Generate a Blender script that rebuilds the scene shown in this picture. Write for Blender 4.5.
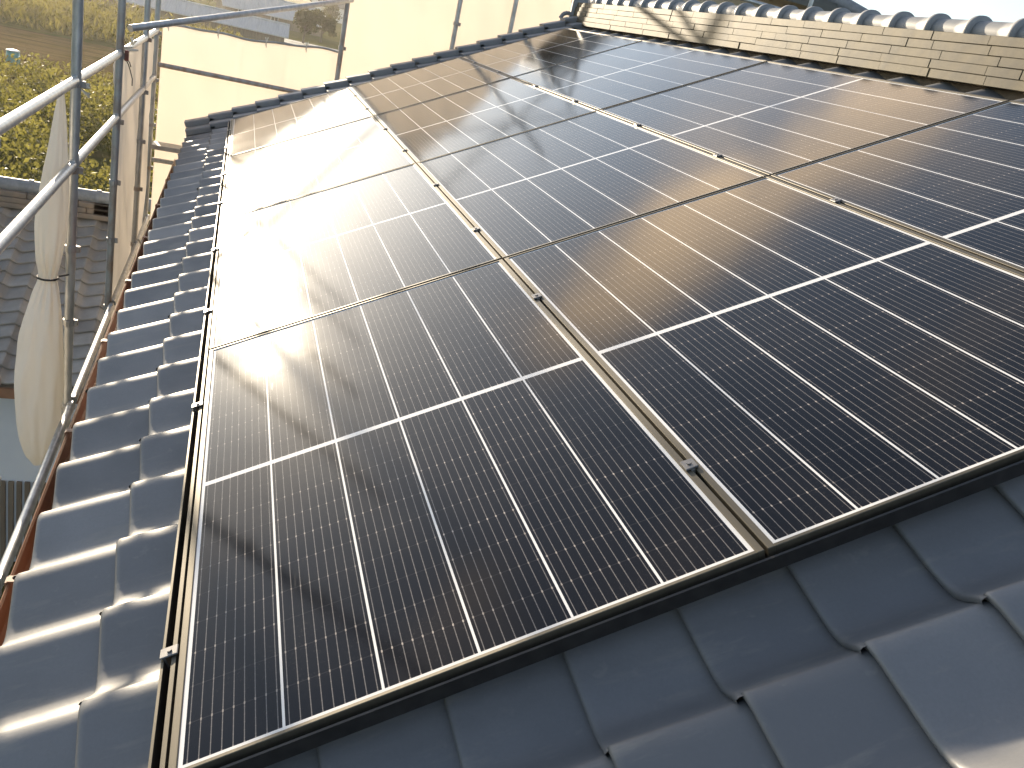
import bpy, math, random
import numpy as np
from mathutils import Vector, Matrix

for o in list(bpy.data.objects):
    bpy.data.objects.remove(o)
scene = bpy.context.scene
COL = scene.collection
R_ = math.radians
random.seed(7)
rng = np.random.default_rng(7)

# ------------------------------------------------------------------ camera
CAM = (0.00767, -1.04617, 1.17417)
cam_x = Vector((0.93747016, -0.27097858, 0.21844976))
FWD = Vector((0.33615361, 0.86765521, -0.36629931))
cd = bpy.data.cameras.new('camera')
cam = bpy.data.objects.new('camera', cd)
COL.objects.link(cam)
cd.sensor_width = 36.0
cd.lens = 849.88 / 1024 * 36.0
cd.clip_start = 0.05
cd.clip_end = 6000
zc = -FWD.normalized()
xc = (cam_x - cam_x.dot(zc) * zc).normalized()
yc = zc.cross(xc)
cam.matrix_world = Matrix(((xc.x, yc.x, zc.x, CAM[0]), (xc.y, yc.y, zc.y, CAM[1]), (xc.z, yc.z, zc.z, CAM[2]), (0, 0, 0, 1)))
scene.camera = cam

# ------------------------------------------------------------------ light
SUN_EL, SUN_AZ = 11.5, -13.0          # azimuth from +Y towards +X
SUN_STRENGTH, SKY_STRENGTH, EXPOSURE = 4.6, 0.12, 1.26
w = bpy.data.worlds.new('World')
scene.world = w
w.use_nodes = True
nt = w.node_tree
nt.nodes.clear()
sky = nt.nodes.new('ShaderNodeTexSky')
sky.sky_type = 'NISHITA'
sky.sun_disc = False
sky.sun_elevation = R_(SUN_EL)
sky.sun_rotation = R_(SUN_AZ)
sky.air_density = 1.0
sky.dust_density = 0.9
sky.ozone_density = 2.0
bg = nt.nodes.new('ShaderNodeBackground')
bg.inputs['Strength'].default_value = SKY_STRENGTH
wo = nt.nodes.new('ShaderNodeOutputWorld')
# thin evening cloud over the clear sky
tc = nt.nodes.new('ShaderNodeTexCoord')
mp = nt.nodes.new('ShaderNodeMapping')
mp.inputs['Scale'].default_value = (1.0, 1.0, 2.6)
nz = nt.nodes.new('ShaderNodeTexNoise')
nz.inputs['Scale'].default_value = 2.7
nz.inputs['Detail'].default_value = 6
nz.inputs['Roughness'].default_value = 0.5
mr = nt.nodes.new('ShaderNodeMapRange')
mr.inputs[1].default_value = 0.52
mr.inputs[2].default_value = 0.66
mr.inputs[4].default_value = 0.8
hsv = nt.nodes.new('ShaderNodeHueSaturation')
hsv.inputs['Saturation'].default_value = 0.74
lum = nt.nodes.new('ShaderNodeRGBToBW')
cl = nt.nodes.new('ShaderNodeMix')
cl.data_type = 'RGBA'
cl.blend_type = 'MULTIPLY'
cl.inputs[0].default_value = 1.0
cl.inputs[7].default_value = (4.3, 3.2, 2.1, 1)
mxs = nt.nodes.new('ShaderNodeMix')
mxs.data_type = 'RGBA'
nt.links.new(tc.outputs['Generated'], mp.inputs[0])
nt.links.new(mp.outputs[0], nz.inputs['Vector'])
nt.links.new(nz.outputs['Fac'], mr.inputs[0])
nt.links.new(sky.outputs[0], hsv.inputs['Color'])
nt.links.new(hsv.outputs[0], lum.inputs[0])
cap = nt.nodes.new('ShaderNodeMath')
cap.operation = 'MINIMUM'
cap.inputs[1].default_value = 3.2
nt.links.new(lum.outputs[0], cap.inputs[0])
nt.links.new(cap.outputs[0], cl.inputs[6])
sxyz = nt.nodes.new('ShaderNodeSeparateXYZ')
up = nt.nodes.new('ShaderNodeMapRange')
up.interpolation_type = 'SMOOTHSTEP'
up.inputs[1].default_value = 0.20
up.inputs[2].default_value = 0.42
mlt = nt.nodes.new('ShaderNodeMath')
mlt.operation = 'MULTIPLY'
nt.links.new(tc.outputs['Generated'], sxyz.inputs[0])
nt.links.new(sxyz.outputs[2], up.inputs[0])
nt.links.new(up.outputs[0], mlt.inputs[0])
nt.links.new(mr.outputs[0], mlt.inputs[1])
# long warm cloud bank added for its reflection in the panels, about 29 degrees up, ahead and to the right
def wmath(op, a, b=None):
    nd = nt.nodes.new('ShaderNodeMath')
    nd.operation = op
    for k, v in enumerate((a, b)):
        if v is None: continue
        if isinstance(v, bpy.types.NodeSocket): nt.links.new(v, nd.inputs[k])
        else: nd.inputs[k].default_value = v
    return nd.outputs[0]
def wdot(vec):
    nd = nt.nodes.new('ShaderNodeVectorMath')
    nd.operation = 'DOT_PRODUCT'
    nt.links.new(tc.outputs['Generated'], nd.inputs[0])
    nd.inputs[1].default_value = vec
    return nd.outputs['Value']
def wsmooth(v, lo, hi):
    nd = nt.nodes.new('ShaderNodeMapRange')
    nd.interpolation_type = 'SMOOTHSTEP'
    nt.links.new(v, nd.inputs[0])
    nd.inputs[1].default_value = lo; nd.inputs[2].default_value = hi
    return nd.outputs[0]
nz2 = nt.nodes.new('ShaderNodeTexNoise')
nz2.inputs['Scale'].default_value = 9.0
nz2.inputs['Detail'].default_value = 4
nt.links.new(mp.outputs[0], nz2.inputs['Vector'])
wob = wmath('MULTIPLY', wmath('SUBTRACT', nz2.outputs['Fac'], .5), .10)
dn_ = wmath('ABSOLUTE', wmath('ADD', wdot((-.1278, -.4770, .8695)), wob))
al_ = wdot((-.9758, .2174, -.0242))
bank = wmath('SUBTRACT', 1.0, wsmooth(dn_, .008, .075))
bank = wmath('MULTIPLY', bank, wmath('MULTIPLY', wsmooth(al_, -.42, -.26), wmath('SUBTRACT', 1.0, wsmooth(al_, .12, .27))))
ahead = wmath('GREATER_THAN', wdot((.1775, .8516, .4932)), .3)
bank = wmath('MULTIPLY', wmath('MULTIPLY', bank, ahead), wmath('ADD', .35, wmath('MULTIPLY', nz2.outputs['Fac'], 1.1)))
nt.links.new(wmath('MINIMUM', wmath('MAXIMUM', wmath('MULTIPLY', mlt.outputs[0], .30), bank), 1.0), mxs.inputs[0])
nt.links.new(hsv.outputs[0], mxs.inputs[6])
nt.links.new(cl.outputs[2], mxs.inputs[7])
nt.links.new(mxs.outputs[2], bg.inputs[0])
nt.links.new(bg.outputs[0], wo.inputs[0])
sl = bpy.data.lights.new('sun', 'SUN')
sl.energy = SUN_STRENGTH
sl.angle = R_(0.9)
sl.color = (1.0, 0.84, 0.62)
sun = bpy.data.objects.new('sun', sl)
COL.objects.link(sun)
sdir = Vector((math.sin(R_(SUN_AZ)) * math.cos(R_(SUN_EL)), math.cos(R_(SUN_AZ)) * math.cos(R_(SUN_EL)), math.sin(R_(SUN_EL))))
sun.rotation_euler = (-sdir).to_track_quat('-Z', 'Y').to_euler()
vs = scene.view_settings
vs.view_transform = 'Standard'
vs.look = 'None'
vs.exposure = EXPOSURE
vs.gamma = 1
scene.cycles.max_bounces = 8

# ------------------------------------------------------------------ helpers
TH = R_(25.91)
CT, ST = math.cos(TH), math.sin(TH)
def P(u, v, n=0.0):
    """roof plane coordinates: u up the slope, v along the eave, n off the panel plane"""
    return (u * CT - n * ST, v, u * ST + n * CT)
UV = Vector((CT, 0, ST)); NV = Vector((-ST, 0, CT)); YV = Vector((0, 1, 0))

class MB:
    def __init__(s):
        s.v, s.f, s.sm = [], [], []
    def add(s, verts, faces, smooth=False):
        b = len(s.v)
        s.v += [tuple(p) for p in verts]
        s.f += [tuple(i + b for i in f) for f in faces]
        s.sm += [smooth] * len(faces)
        return s
    def box(s, c, size, axes=None, bev=0.0):
        ax = axes or (Vector((1, 0, 0)), Vector((0, 1, 0)), Vector((0, 0, 1)))
        c = Vector(c)
        h = [d / 2 for d in size]
        if bev <= 0:
            vs_ = [c + ax[0] * (h[0] * i) + ax[1] * (h[1] * j) + ax[2] * (h[2] * k) for i in (-1, 1) for j in (-1, 1) for k in (-1, 1)]
            fs = [(0, 1, 3, 2), (4, 6, 7, 5), (0, 4, 5, 1), (2, 3, 7, 6), (0, 2, 6, 4), (1, 5, 7, 3)]
            return s.add(vs_, fs)
        # chamfered along all edges: 24 vertices
        vs_, idx = [], {}
        for i in (-1, 1):
            for j in (-1, 1):
                for k in (-1, 1):
                    for a in range(3):
                        d = [h[0] - bev, h[1] - bev, h[2] - bev]
                        d[a] = h[a]
                        idx[(i, j, k, a)] = len(vs_)
                        vs_.append(c + ax[0] * (d[0] * i) + ax[1] * (d[1] * j) + ax[2] * (d[2] * k))
        fs = []
        q = [(-1, -1), (1, -1), (1, 1), (-1, 1)]
        for a in range(3):
            b, d = [x for x in range(3) if x != a]
            for sg in (-1, 1):
                f = []
                for (p, r) in q:
                    t = [0, 0, 0]; t[a] = sg; t[b] = p; t[d] = r
                    f.append(idx[(*t, a)])
                fs.append(tuple(f))
        for a in range(3):
            b, d = [x for x in range(3) if x != a]
            for sb in (-1, 1):
                for sd_ in (-1, 1):
                    t0 = [0, 0, 0]; t0[b] = sb; t0[d] = sd_
                    t1 = list(t0); t0[a] = -1; t1[a] = 1
                    fs.append((idx[(*t0, b)], idx[(*t1, b)], idx[(*t1, d)], idx[(*t0, d)]))
        for i in (-1, 1):
            for j in (-1, 1):
                for k in (-1, 1):
                    fs.append(tuple(idx[(i, j, k, a)] for a in range(3)))
        return s.add(vs_, fs)
    def tube(s, p0, p1, r, seg=14, r2=None, cap=True):
        p0, p1 = Vector(p0), Vector(p1)
        d = (p1 - p0).normalized()
        a = d.orthogonal().normalized(); b = d.cross(a)
        r2 = r if r2 is None else r2
        vs_ = []
        for (p, rr) in ((p0, r), (p1, r2)):
            for i in range(seg):
                t = 2 * math.pi * i / seg
                vs_.append(p + (a * math.cos(t) + b * math.sin(t)) * rr)
        s.add(vs_, [(i, (i + 1) % seg, seg + (i + 1) % seg, seg + i) for i in range(seg)], True)
        if cap:
            s.add(vs_[:seg], [tuple(range(seg))[::-1]])
            s.add(vs_[seg:], [tuple(range(seg))])
        return s
    def path(s, pts, r, seg=8):
        for a, b in zip(pts[:-1], pts[1:]):
            s.tube(a, b, r, seg)
        return s
    def grid(s, fn, nu, nv, smooth=True):
        vs_ = [fn(i / nu, j / nv) for i in range(nu + 1) for j in range(nv + 1)]
        fs = [(i * (nv + 1) + j, (i + 1) * (nv + 1) + j, (i + 1) * (nv + 1) + j + 1, i * (nv + 1) + j + 1) for i in range(nu) for j in range(nv)]
        return s.add(vs_, fs, smooth)
    def ring(s, fn, nu, nv, smooth=True):
        """closed in i"""
        vs_ = [fn(i / nu, j / nv) for i in range(nu) for j in range(nv + 1)]
        fs = [(i * (nv + 1) + j, ((i + 1) % nu) * (nv + 1) + j, ((i + 1) % nu) * (nv + 1) + j + 1, i * (nv + 1) + j + 1) for i in range(nu) for j in range(nv)]
        return s.add(vs_, fs, smooth)
    def build(s, name, mat, parent=None, origin=(0, 0, 0)):
        me = bpy.data.meshes.new(name)
        o_ = Vector(origin)
        me.from_pydata([tuple(Vector(p) - o_) for p in s.v], [], s.f)
        me.polygons.foreach_set('use_smooth', s.sm)
        me.materials.append(mat)
        me.update()
        o = bpy.data.objects.new(name, me)
        COL.objects.link(o)
        if parent is not None:
            o.parent = parent
        else:
            o.location = origin
        return o

def empty(name, loc, label, cat, group=None):
    o = bpy.data.objects.new(name, None)
    o.empty_display_size = 0.2
    o.location = loc
    COL.objects.link(o)
    return tag(o, label, cat, group)
def tag(o, label=None, cat=None, group=None, kind=None):
    if label: o['label'] = label
    if cat: o['category'] = cat
    if group: o['group'] = group
    if kind: o['kind'] = kind
    return o
def copy_tree(o, parent=None):
    c = o.copy()
    COL.objects.link(c)
    c.parent = parent
    for ch in [x for x in bpy.data.objects if x.parent == o]:
        copy_tree(ch, c)
    return c

# ------------------------------------------------------------------ materials
class NG:
    """small helper to write node expressions"""
    def __init__(s, name):
        s.m = bpy.data.materials.new(name)
        s.m.use_nodes = True
        s.t = s.m.node_tree
        s.t.nodes.clear()
        s.out = s.t.nodes.new('ShaderNodeOutputMaterial')
    def n(s, typ, **kw):
        nd = s.t.nodes.new(typ)
        for k, v in kw.items():
            setattr(nd, k, v)
        return nd
    def put(s, sock, val):
        if isinstance(val, bpy.types.NodeSocket):
            s.t.links.new(val, sock)
        else:
            sock.default_value = val
    def math(s, op, a, b=0.0, c=0.0):
        nd = s.n('ShaderNodeMath', operation=op)
        for i, x in enumerate((a, b, c)):
            s.put(nd.inputs[i], x)
        return nd.outputs[0]
    def mix(s, f, a, b):
        nd = s.n('ShaderNodeMix', data_type='RGBA')
        s.put(nd.inputs[0], f)
        for k, x in ((6, a), (7, b)):
            s.put(nd.inputs[k], x if isinstance(x, bpy.types.NodeSocket) else (*x[:3], 1))
        return nd.outputs[2]
    def fmix(s, f, a, b):
        nd = s.n('ShaderNodeMix', data_type='FLOAT')
        s.put(nd.inputs[0], f); s.put(nd.inputs[2], a); s.put(nd.inputs[3], b)
        return nd.outputs[0]
    def coord(s, which='Object'):
        return s.n('ShaderNodeTexCoord').outputs[which]
    def scale(s, vec, sc):
        nd = s.n('ShaderNodeMapping')
        s.t.links.new(vec, nd.inputs[0])
        nd.inputs['Scale'].default_value = sc
        return nd.outputs[0]
    def noise(s, vec, scale, detail=4, rough=0.55):
        nd = s.n('ShaderNodeTexNoise')
        s.t.links.new(vec, nd.inputs['Vector'])
        nd.inputs['Scale'].default_value = scale
        nd.inputs['Detail'].default_value = detail
        nd.inputs['Roughness'].default_value = rough
        return nd.outputs['Fac']
    def ramp(s, f, lo, hi):
        nd = s.n('ShaderNodeMapRange')
        s.put(nd.inputs[0], f)
        nd.inputs[1].default_value = lo; nd.inputs[2].default_value = hi
        return nd.outputs[0]
    def bsdf(s, color, rough=0.5, metal=0.0, spec=0.5, bump=None, bstr=0.2, bdist=0.01, ior=1.5, trans=None, coat=0.0, coat_r=0.05):
        b = s.n('ShaderNodeBsdfPrincipled')
        s.put(b.inputs['Base Color'], color if isinstance(color, bpy.types.NodeSocket) else (*color[:3], 1))
        s.put(b.inputs['Roughness'], rough)
        s.put(b.inputs['Metallic'], metal)
        s.put(b.inputs['Specular IOR Level'], spec)
        b.inputs['IOR'].default_value = ior
        if coat:
            b.inputs['Coat Weight'].default_value = coat
            b.inputs['Coat Roughness'].default_value = coat_r
        if bump is not None:
            bn = s.n('ShaderNodeBump')
            bn.inputs['Strength'].default_value = bstr
            bn.inputs['Distance'].default_value = bdist
            s.t.links.new(bump, bn.inputs['Height'])
            s.t.links.new(bn.outputs[0], b.inputs['Normal'])
        sh = b.outputs[0]
        if trans is not None:                      # light that comes through: (colour, share)
            tr = s.n('ShaderNodeBsdfTranslucent')
            s.put(tr.inputs[0], trans[0] if isinstance(trans[0], bpy.types.NodeSocket) else (*trans[0][:3], 1))
            mx = s.n('ShaderNodeMixShader')
            mx.inputs[0].default_value = trans[1]
            s.t.links.new(sh, mx.inputs[1]); s.t.links.new(tr.outputs[0], mx.inputs[2])
            sh = mx.outputs[0]
        s.t.links.new(sh, s.out.inputs[0])
        return s.m

def simple(name, c1, c2, scale, rough=0.5, metal=0.0, bstr=0.0, bdist=0.004, trans=None, spec=0.5, stretch=(1, 1, 1), coord='Object', detail=5, lo=.35, hi=.65):
    g = NG(name)
    v = g.scale(g.coord(coord), stretch)
    f = g.noise(v, scale, detail)
    c = g.mix(g.ramp(f, lo, hi), c1, c2)
    return g.bsdf(c, rough, metal, spec, f if bstr else None, bstr, bdist, trans=trans)

PW, PL = 1.053, 1.766          # one panel
PITCH_U, PITCH_V = 1.06, 1.7774
def cell_material():
    g = NG('solar_cells')
    co = g.coord('Object')
    sep = g.n('ShaderNodeSeparateXYZ')
    g.t.links.new(co, sep.inputs[0])
    x, y = sep.outputs[0], sep.outputs[1]
    M = g.math
    mx0 = 0.0205                                   # white margin of the laminate
    cp = (PW - 2 * mx0) / 6
    my0, mid = 0.0165, 0.009
    half = (PL - 2 * my0 - 2 * mid) / 2
    rp = half / 10
    # margins and the middle bus line
    ax = M('SUBTRACT', PW / 2, M('ABSOLUTE', M('SUBTRACT', x, PW / 2)))
    ay = M('SUBTRACT', PL / 2, M('ABSOLUTE', M('SUBTRACT', y, PL / 2)))
    marg = M('MAXIMUM', M('LESS_THAN', ax, mx0), M('LESS_THAN', ay, my0))
    ym = M('ABSOLUTE', M('SUBTRACT', y, PL / 2))
    midl = M('LESS_THAN', ym, mid)
    cx_ = M('DIVIDE', M('SUBTRACT', x, mx0), cp)
    fx = M('FRACT', cx_)
    dx = M('MULTIPLY', M('SUBTRACT', 0.5, M('ABSOLUTE', M('SUBTRACT', fx, 0.5))), cp)
    gap = M('LESS_THAN', dx, 0.0024)
    white = M('MAXIMUM', M('MAXIMUM', marg, midl), gap)
    # busbars, running along the string
    fb = M('FRACT', M('ADD', M('MULTIPLY', fx, 9.0), 0.0))
    db = M('MULTIPLY', M('ABSOLUTE', M('SUBTRACT', fb, 0.5)), cp / 9)
    bus = M('LESS_THAN', db, 0.00085)
    # cell ends
    cy_ = M('DIVIDE', M('SUBTRACT', ym, mid), rp)
    fy = M('FRACT', cy_)
    dy = M('MULTIPLY', M('SUBTRACT', 0.5, M('ABSOLUTE', M('SUBTRACT', fy, 0.5))), rp)
    row = M('LESS_THAN', dy, 0.0011)
    pad = M('MULTIPLY', M('LESS_THAN', dy, 0.0030), M('LESS_THAN', db, 0.0015))
    # small silver pads along every busbar
    fp = M('FRACT', M('MULTIPLY', fy, 5.0))
    pads = M('MULTIPLY', M('LESS_THAN', M('ABSOLUTE', M('SUBTRACT', fp, 0.5)), 0.055), M('LESS_THAN', db, 0.0012))
    info = g.n('ShaderNodeObjectInfo')
    # each cell a slightly different dark
    wn = g.n('ShaderNodeTexWhiteNoise', noise_dimensions='4D')
    cmb = g.n('ShaderNodeCombineXYZ')
    g.put(cmb.inputs[0], M('FLOOR', cx_)); g.put(cmb.inputs[1], M('FLOOR', M('DIVIDE', y, rp)))
    g.t.links.new(cmb.outputs[0], wn.inputs['Vector'])
    g.t.links.new(info.outputs['Random'], wn.inputs['W'])
    off = g.n('ShaderNodeVectorMath', operation='ADD')
    g.t.links.new(co, off.inputs[0])
    cm2 = g.n('ShaderNodeCombineXYZ')
    g.put(cm2.inputs[0], M('MULTIPLY', info.outputs['Random'], 31.0)); g.put(cm2.inputs[1], M('MULTIPLY', info.outputs['Random'], 17.0))
    g.t.links.new(cm2.outputs[0], off.inputs[1])
    pos = off.outputs[0]
    cell = g.mix(wn.outputs['Value'], (0.0034, 0.0036, 0.0056), (0.0056, 0.0054, 0.0074))
    c = g.mix(M('MULTIPLY', row, 0.10), cell, (0.16, 0.15, 0.15))
    c = g.mix(M('MULTIPLY', bus, 0.42), c, (0.34, 0.32, 0.31))
    c = g.mix(M('MULTIPLY', pads, 0.12), c, (0.50, 0.40, 0.34))
    c = g.mix(M('MULTIPLY', pad, M('MULTIPLY_ADD', wn.outputs['Value'], 0.6, 0.0)), c, (0.62, 0.54, 0.48))
    c = g.mix(white, c, (0.74, 0.73, 0.72))
    # dust film, fingerprints and wiped streaks on the glass
    dust = g.ramp(g.noise(pos, 2.3, 5, 0.6), 0.42, 0.72)
    grit = g.ramp(g.noise(pos, 160, 2, 0.7), 0.56, 0.70)
    streak = g.ramp(g.noise(g.scale(pos, (26, 3.2, 1)), 1.4, 3, 0.6), 0.66, 0.74)
    film = M('MULTIPLY', M('ADD', M('ADD', M('MULTIPLY', dust, 0.004), M('MULTIPLY', M('MULTIPLY', grit, dust), 0.035)), M('MULTIPLY', streak, 0.007)), 1.0)
    c = g.mix(film, c, (0.55, 0.50, 0.43))
    rough = g.fmix(dust, 0.084, 0.110)
    rough = M('ADD', rough, M('MULTIPLY', streak, 0.05))
    return g.bsdf(c, rough, 0.0, 0.26, g.noise(pos, 420, 2), 0.05, 0.0004, ior=1.48)

def tile_material(name, a, b, rough, seed, moss=0.0):
    g = NG(name)
    co = g.coord('Object')
    big = g.ramp(g.noise(co, 3.1, 4), .3, .7)
    fine = g.noise(co, 55, 4, .65)
    at = g.n('ShaderNodeAttribute', attribute_name='tile_tone')
    c = g.mix(big, a, b)
    c = g.mix(g.math('MULTIPLY', at.outputs['Fac'], 0.8), c, tuple(x * 0.66 for x in a))
    spots = g.ramp(g.noise(co, 19, 3, .7), .64, .72)
    c = g.mix(g.math('MULTIPLY', spots, 0.22 + moss), c, (0.30, 0.285, 0.25))
    grain = g.ramp(g.noise(co, 150, 3, .7), .35, .75)
    c = g.mix(g.math('MULTIPLY', grain, 0.22), c, tuple(x * .55 for x in a))
    stain = g.ramp(g.noise(g.scale(co, (3.0, 14, 3.0)), 1.6, 5, .65), .55, .72)
    c = g.mix(g.math('MULTIPLY', stain, 0.5), c, (0.25, 0.235, 0.205))
    r = g.fmix(g.ramp(g.noise(co, 7, 5, .65), .35, .7), rough - .07, rough + .15)
    r = g.math('ADD', r, g.math('MULTIPLY', at.outputs['Fac'], .08))
    return g.bsdf(c, r, 0.0, 1.0, g.math('ADD', fine, g.math('MULTIPLY', g.noise(co, 9, 3), .25)), 0.16, 0.002)

M_CELL = cell_material()
M_ALU = simple('anodised_aluminium', (0.115, 0.10, 0.074), (0.09, 0.079, 0.06), 60, 0.5, 0.5, stretch=(1, .06, 1))
M_DARKALU = simple('black_anodised_aluminium', (0.018, 0.017, 0.017), (0.03, 0.028, 0.027), 30, 0.38, 0.3)
M_TILE = tile_material('smoked_clay_tile', (0.160, 0.163, 0.172), (0.215, 0.216, 0.222), 0.47, 0)
M_TILE_FAR = tile_material('weathered_clay_tile', (0.25, 0.22, 0.19), (0.42, 0.38, 0.33), 0.66, 3, .5)
M_NOSHI = simple('ridge_tile_weathered', (0.108, 0.082, 0.035), (0.045, 0.037, 0.020), 8, 0.6, bstr=.3, bdist=.004, detail=7)
M_CAP = simple('ridge_cap_tile', (0.27, 0.275, 0.285), (0.19, 0.195, 0.205), 11, 0.55, bstr=.1, detail=6)
M_MORTAR = simple('ridge_mortar', (0.10, 0.075, 0.052), (0.15, 0.12, 0.085), 18, 0.9, bstr=.5)
M_BROWN = simple('brown_painted_steel', (0.27, 0.135, 0.075), (0.33, 0.17, 0.10), 7, 0.45)
M_SOFFIT = simple('brown_soffit_board', (0.12, 0.075, 0.05), (0.17, 0.11, 0.075), 5, 0.7)
M_WALL = simple('cream_render', (0.52, 0.47, 0.39), (0.46, 0.41, 0.34), 3, 0.85, bstr=.2)
M_STEEL = simple('galvanised_tube', (0.50, 0.51, 0.52), (0.36, 0.37, 0.38), 26, 0.40, 0.65, bstr=.05, stretch=(1, 1, .4))
M_STEEL_OLD = simple('rust_stained_tube', (0.38, 0.38, 0.38), (0.27, 0.18, 0.12), 12, 0.5, 0.5, bstr=.1, stretch=(1, 1, .5), lo=.42, hi=.75)
M_RED = simple('red_painted_clamp', (0.20, 0.04, 0.03), (0.13, 0.045, 0.03), 22, 0.5)
def sheet_material(name, col, tr, share):
    g = NG(name)
    co = g.coord('Object')
    big = g.ramp(g.noise(co, 1.1, 4), .3, .7)
    c = g.mix(big, col, tuple(x * .93 for x in col))
    t = g.mix(big, tr, tuple(x * .93 for x in tr))
    wv = g.noise(g.scale(co, (1, 1, .35)), 9, 5, .6)
    return g.bsdf(c, 0.8, 0, 0.2, wv, 0.25, 0.02, trans=(t, share))
M_SHEET = sheet_material('scaffold_mesh_cloth', (0.76, 0.74, 0.69), (0.86, 0.805, 0.745), 0.58)
M_BAG = sheet_material('rolled_white_cloth', (0.80, 0.78, 0.74), (0.80, 0.75, 0.66), 0.34)
M_CORD = simple('black_cord', (0.03, 0.03, 0.03), (0.05, 0.045, 0.04), 40, 0.7)
M_WHITECORD = simple('white_cord', (0.6, 0.58, 0.52), (0.5, 0.48, 0.43), 40, 0.8)
M_BOARD = simple('scaffold_plank_steel', (0.40, 0.40, 0.40), (0.30, 0.29, 0.28), 9, 0.5, .5)

# ------------------------------------------------------------------ terrain
GZ = -6.0
def sheet(name, pts, z, mat, kind='structure'):
    mb = MB()
    mb.add([(x, y, z) for x, y in pts], [tuple(range(len(pts)))])
    return tag(mb.build(name, mat), kind=kind)
g = NG('rough_ground')
co = g.coord('Object')
c = g.mix(g.ramp(g.noise(co, .05, 6), .35, .65), (0.085, 0.085, 0.03), (0.13, 0.11, 0.055))
c = g.mix(g.math('MULTIPLY', g.ramp(g.noise(co, .9, 6), .4, .7), .7), c, (0.055, 0.075, 0.02))
M_GROUND = g.bsdf(c, 1.0, 0, 0.0, g.noise(co, 1.5, 6), .8, .2)
g = NG('mown_straw_field')
co = g.coord('Object')
row = g.noise(g.scale(co, (.12, 1.1, 1)), 1.0, 6, .6)
c = g.mix(g.ramp(row, .38, .66), (0.17, 0.122, 0.062), (0.095, 0.072, 0.040))
c = g.mix(g.math('MULTIPLY', g.ramp(g.noise(co, .35, 6), .5, .7), .6), c, (0.075, 0.07, 0.02))
M_FIELD = g.bsdf(c, 1.0, 0, 0.0, g.noise(co, 3, 6), .9, .15)
M_ROAD = simple('asphalt', (0.055, 0.055, 0.058), (0.08, 0.078, 0.075), 1.2, 0.75, detail=8)
M_CONC = simple('concrete_kerb', (0.20, 0.195, 0.185), (0.15, 0.145, 0.135), 2.0, 0.8)

tag(MB().add([(-3000, -600, GZ), (3000, -600, GZ), (3000, 4500, GZ), (-3000, 4500, GZ)], [(0, 1, 2, 3)]).build('ground', M_GROUND), kind='structure')
sheet('field', [(-60, 53), (-3, 46), (-2, 74), (-60, 72)], GZ + .02, M_FIELD)
# road beyond the grass bank
def strip(name, line, half, z, mat, th=0.0):
    mb = MB()
    L = [Vector((x, y, 0)) for x, y in line]
    lf, rt = [], []
    for i, p in enumerate(L):
        d = (L[min(i + 1, len(L) - 1)] - L[max(i - 1, 0)]).normalized()
        nrm = Vector((-d.y, d.x, 0))
        lf.append(p + nrm * half); rt.append(p - nrm * half)
    n = len(L)
    vs_ = [(p.x, p.y, z) for p in lf] + [(p.x, p.y, z) for p in rt]
    fs = [(i, n + i, n + i + 1, i + 1) for i in range(n - 1)]
    mb.add(vs_, fs)
    if th:
        mb.add([(p.x, p.y, z) for p in rt] + [(p.x, p.y, z - th) for p in rt], fs)
        mb.add([(p.x, p.y, z) for p in lf] + [(p.x, p.y, z - th) for p in lf], fs)
    return tag(mb.build(name, mat), kind='structure')
road_line = [(-70, 138), (-30, 134), (-12, 133), (0, 132), (12, 133), (60, 138)]
strip('road', road_line, 5.5, GZ + .06, M_ROAD)
strip('pavement', [(x - 4.6, y - 6.0) for x, y in road_line], 1.1, GZ + .19, M_CONC, .13)
strip('road_edge_line', [(x + 3.6, y + 3.6) for x, y in road_line], .25, GZ + .066, simple('road_paint', (.75, .74, .7), (.6, .58, .55), 2, .7))

# ------------------------------------------------------------------ foliage
def leaf_mat(name, c1, c2, tr):
    g = NG(name)
    at = g.n('ShaderNodeAttribute', attribute_name='tile_tone')
    c = g.mix(at.outputs['Fac'], c1, c2)
    t = g.mix(at.outputs['Fac'], tr, tuple(x * .6 for x in tr))
    return g.bsdf(c, 0.55, 0, .4, trans=(t, .5))
def leaves(name, centres, size, mat, up=0.0, parent=None, origin=(0, 0, 0), aspect=.55):
    """small folded leaf faces at the given centres"""
    c = np.asarray(centres, float)
    n = len(c)
    d = rng.normal(size=(n, 3)); d[:, 2] = d[:, 2] * (1 - up) + up * 2.0
    d /= np.linalg.norm(d, axis=1)[:, None]
    q = rng.normal(size=(n, 3))
    s_ = np.cross(d, q); s_ /= np.linalg.norm(s_, axis=1)[:, None]
    L = size * rng.uniform(.6, 1.35, (n, 1)); W_ = L * aspect
    nn = np.cross(d, s_)
    v = np.stack([c - d * L * .5, c + s_ * W_ * .5 + nn * W_ * .12, c + d * L * .5, c - s_ * W_ * .5 + nn * W_ * .12], 1).reshape(-1, 3)
    v = v - np.asarray(origin)
    me = bpy.data.meshes.new(name)
    me.from_pydata([tuple(p) for p in v.tolist()], [], [(4 * i, 4 * i + 1, 4 * i + 2, 4 * i + 3) for i in range(n)])
    at = me.attributes.new('tile_tone', 'FLOAT', 'FACE')
    at.data.foreach_set('value', rng.uniform(0, 1, n).astype(np.float32))
    me.materials.append(mat)
    o = bpy.data.objects.new(name, me)
    COL.objects.link(o)
    if parent is not None: o.parent = parent
    else: o.location = origin
    return o
M_LEAF = leaf_mat('bramble_leaf', (0.055, 0.072, 0.020), (0.11, 0.115, 0.032), (0.26, 0.235, 0.055))
M_GRASS = leaf_mat('tall_grass_blade', (0.07, 0.075, 0.022), (0.12, 0.105, 0.035), (0.22, 0.19, 0.05))
M_DLEAF = leaf_mat('dark_leaf', (0.035, 0.045, 0.018), (0.06, 0.065, 0.02), (0.10, 0.09, 0.02))
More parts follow.
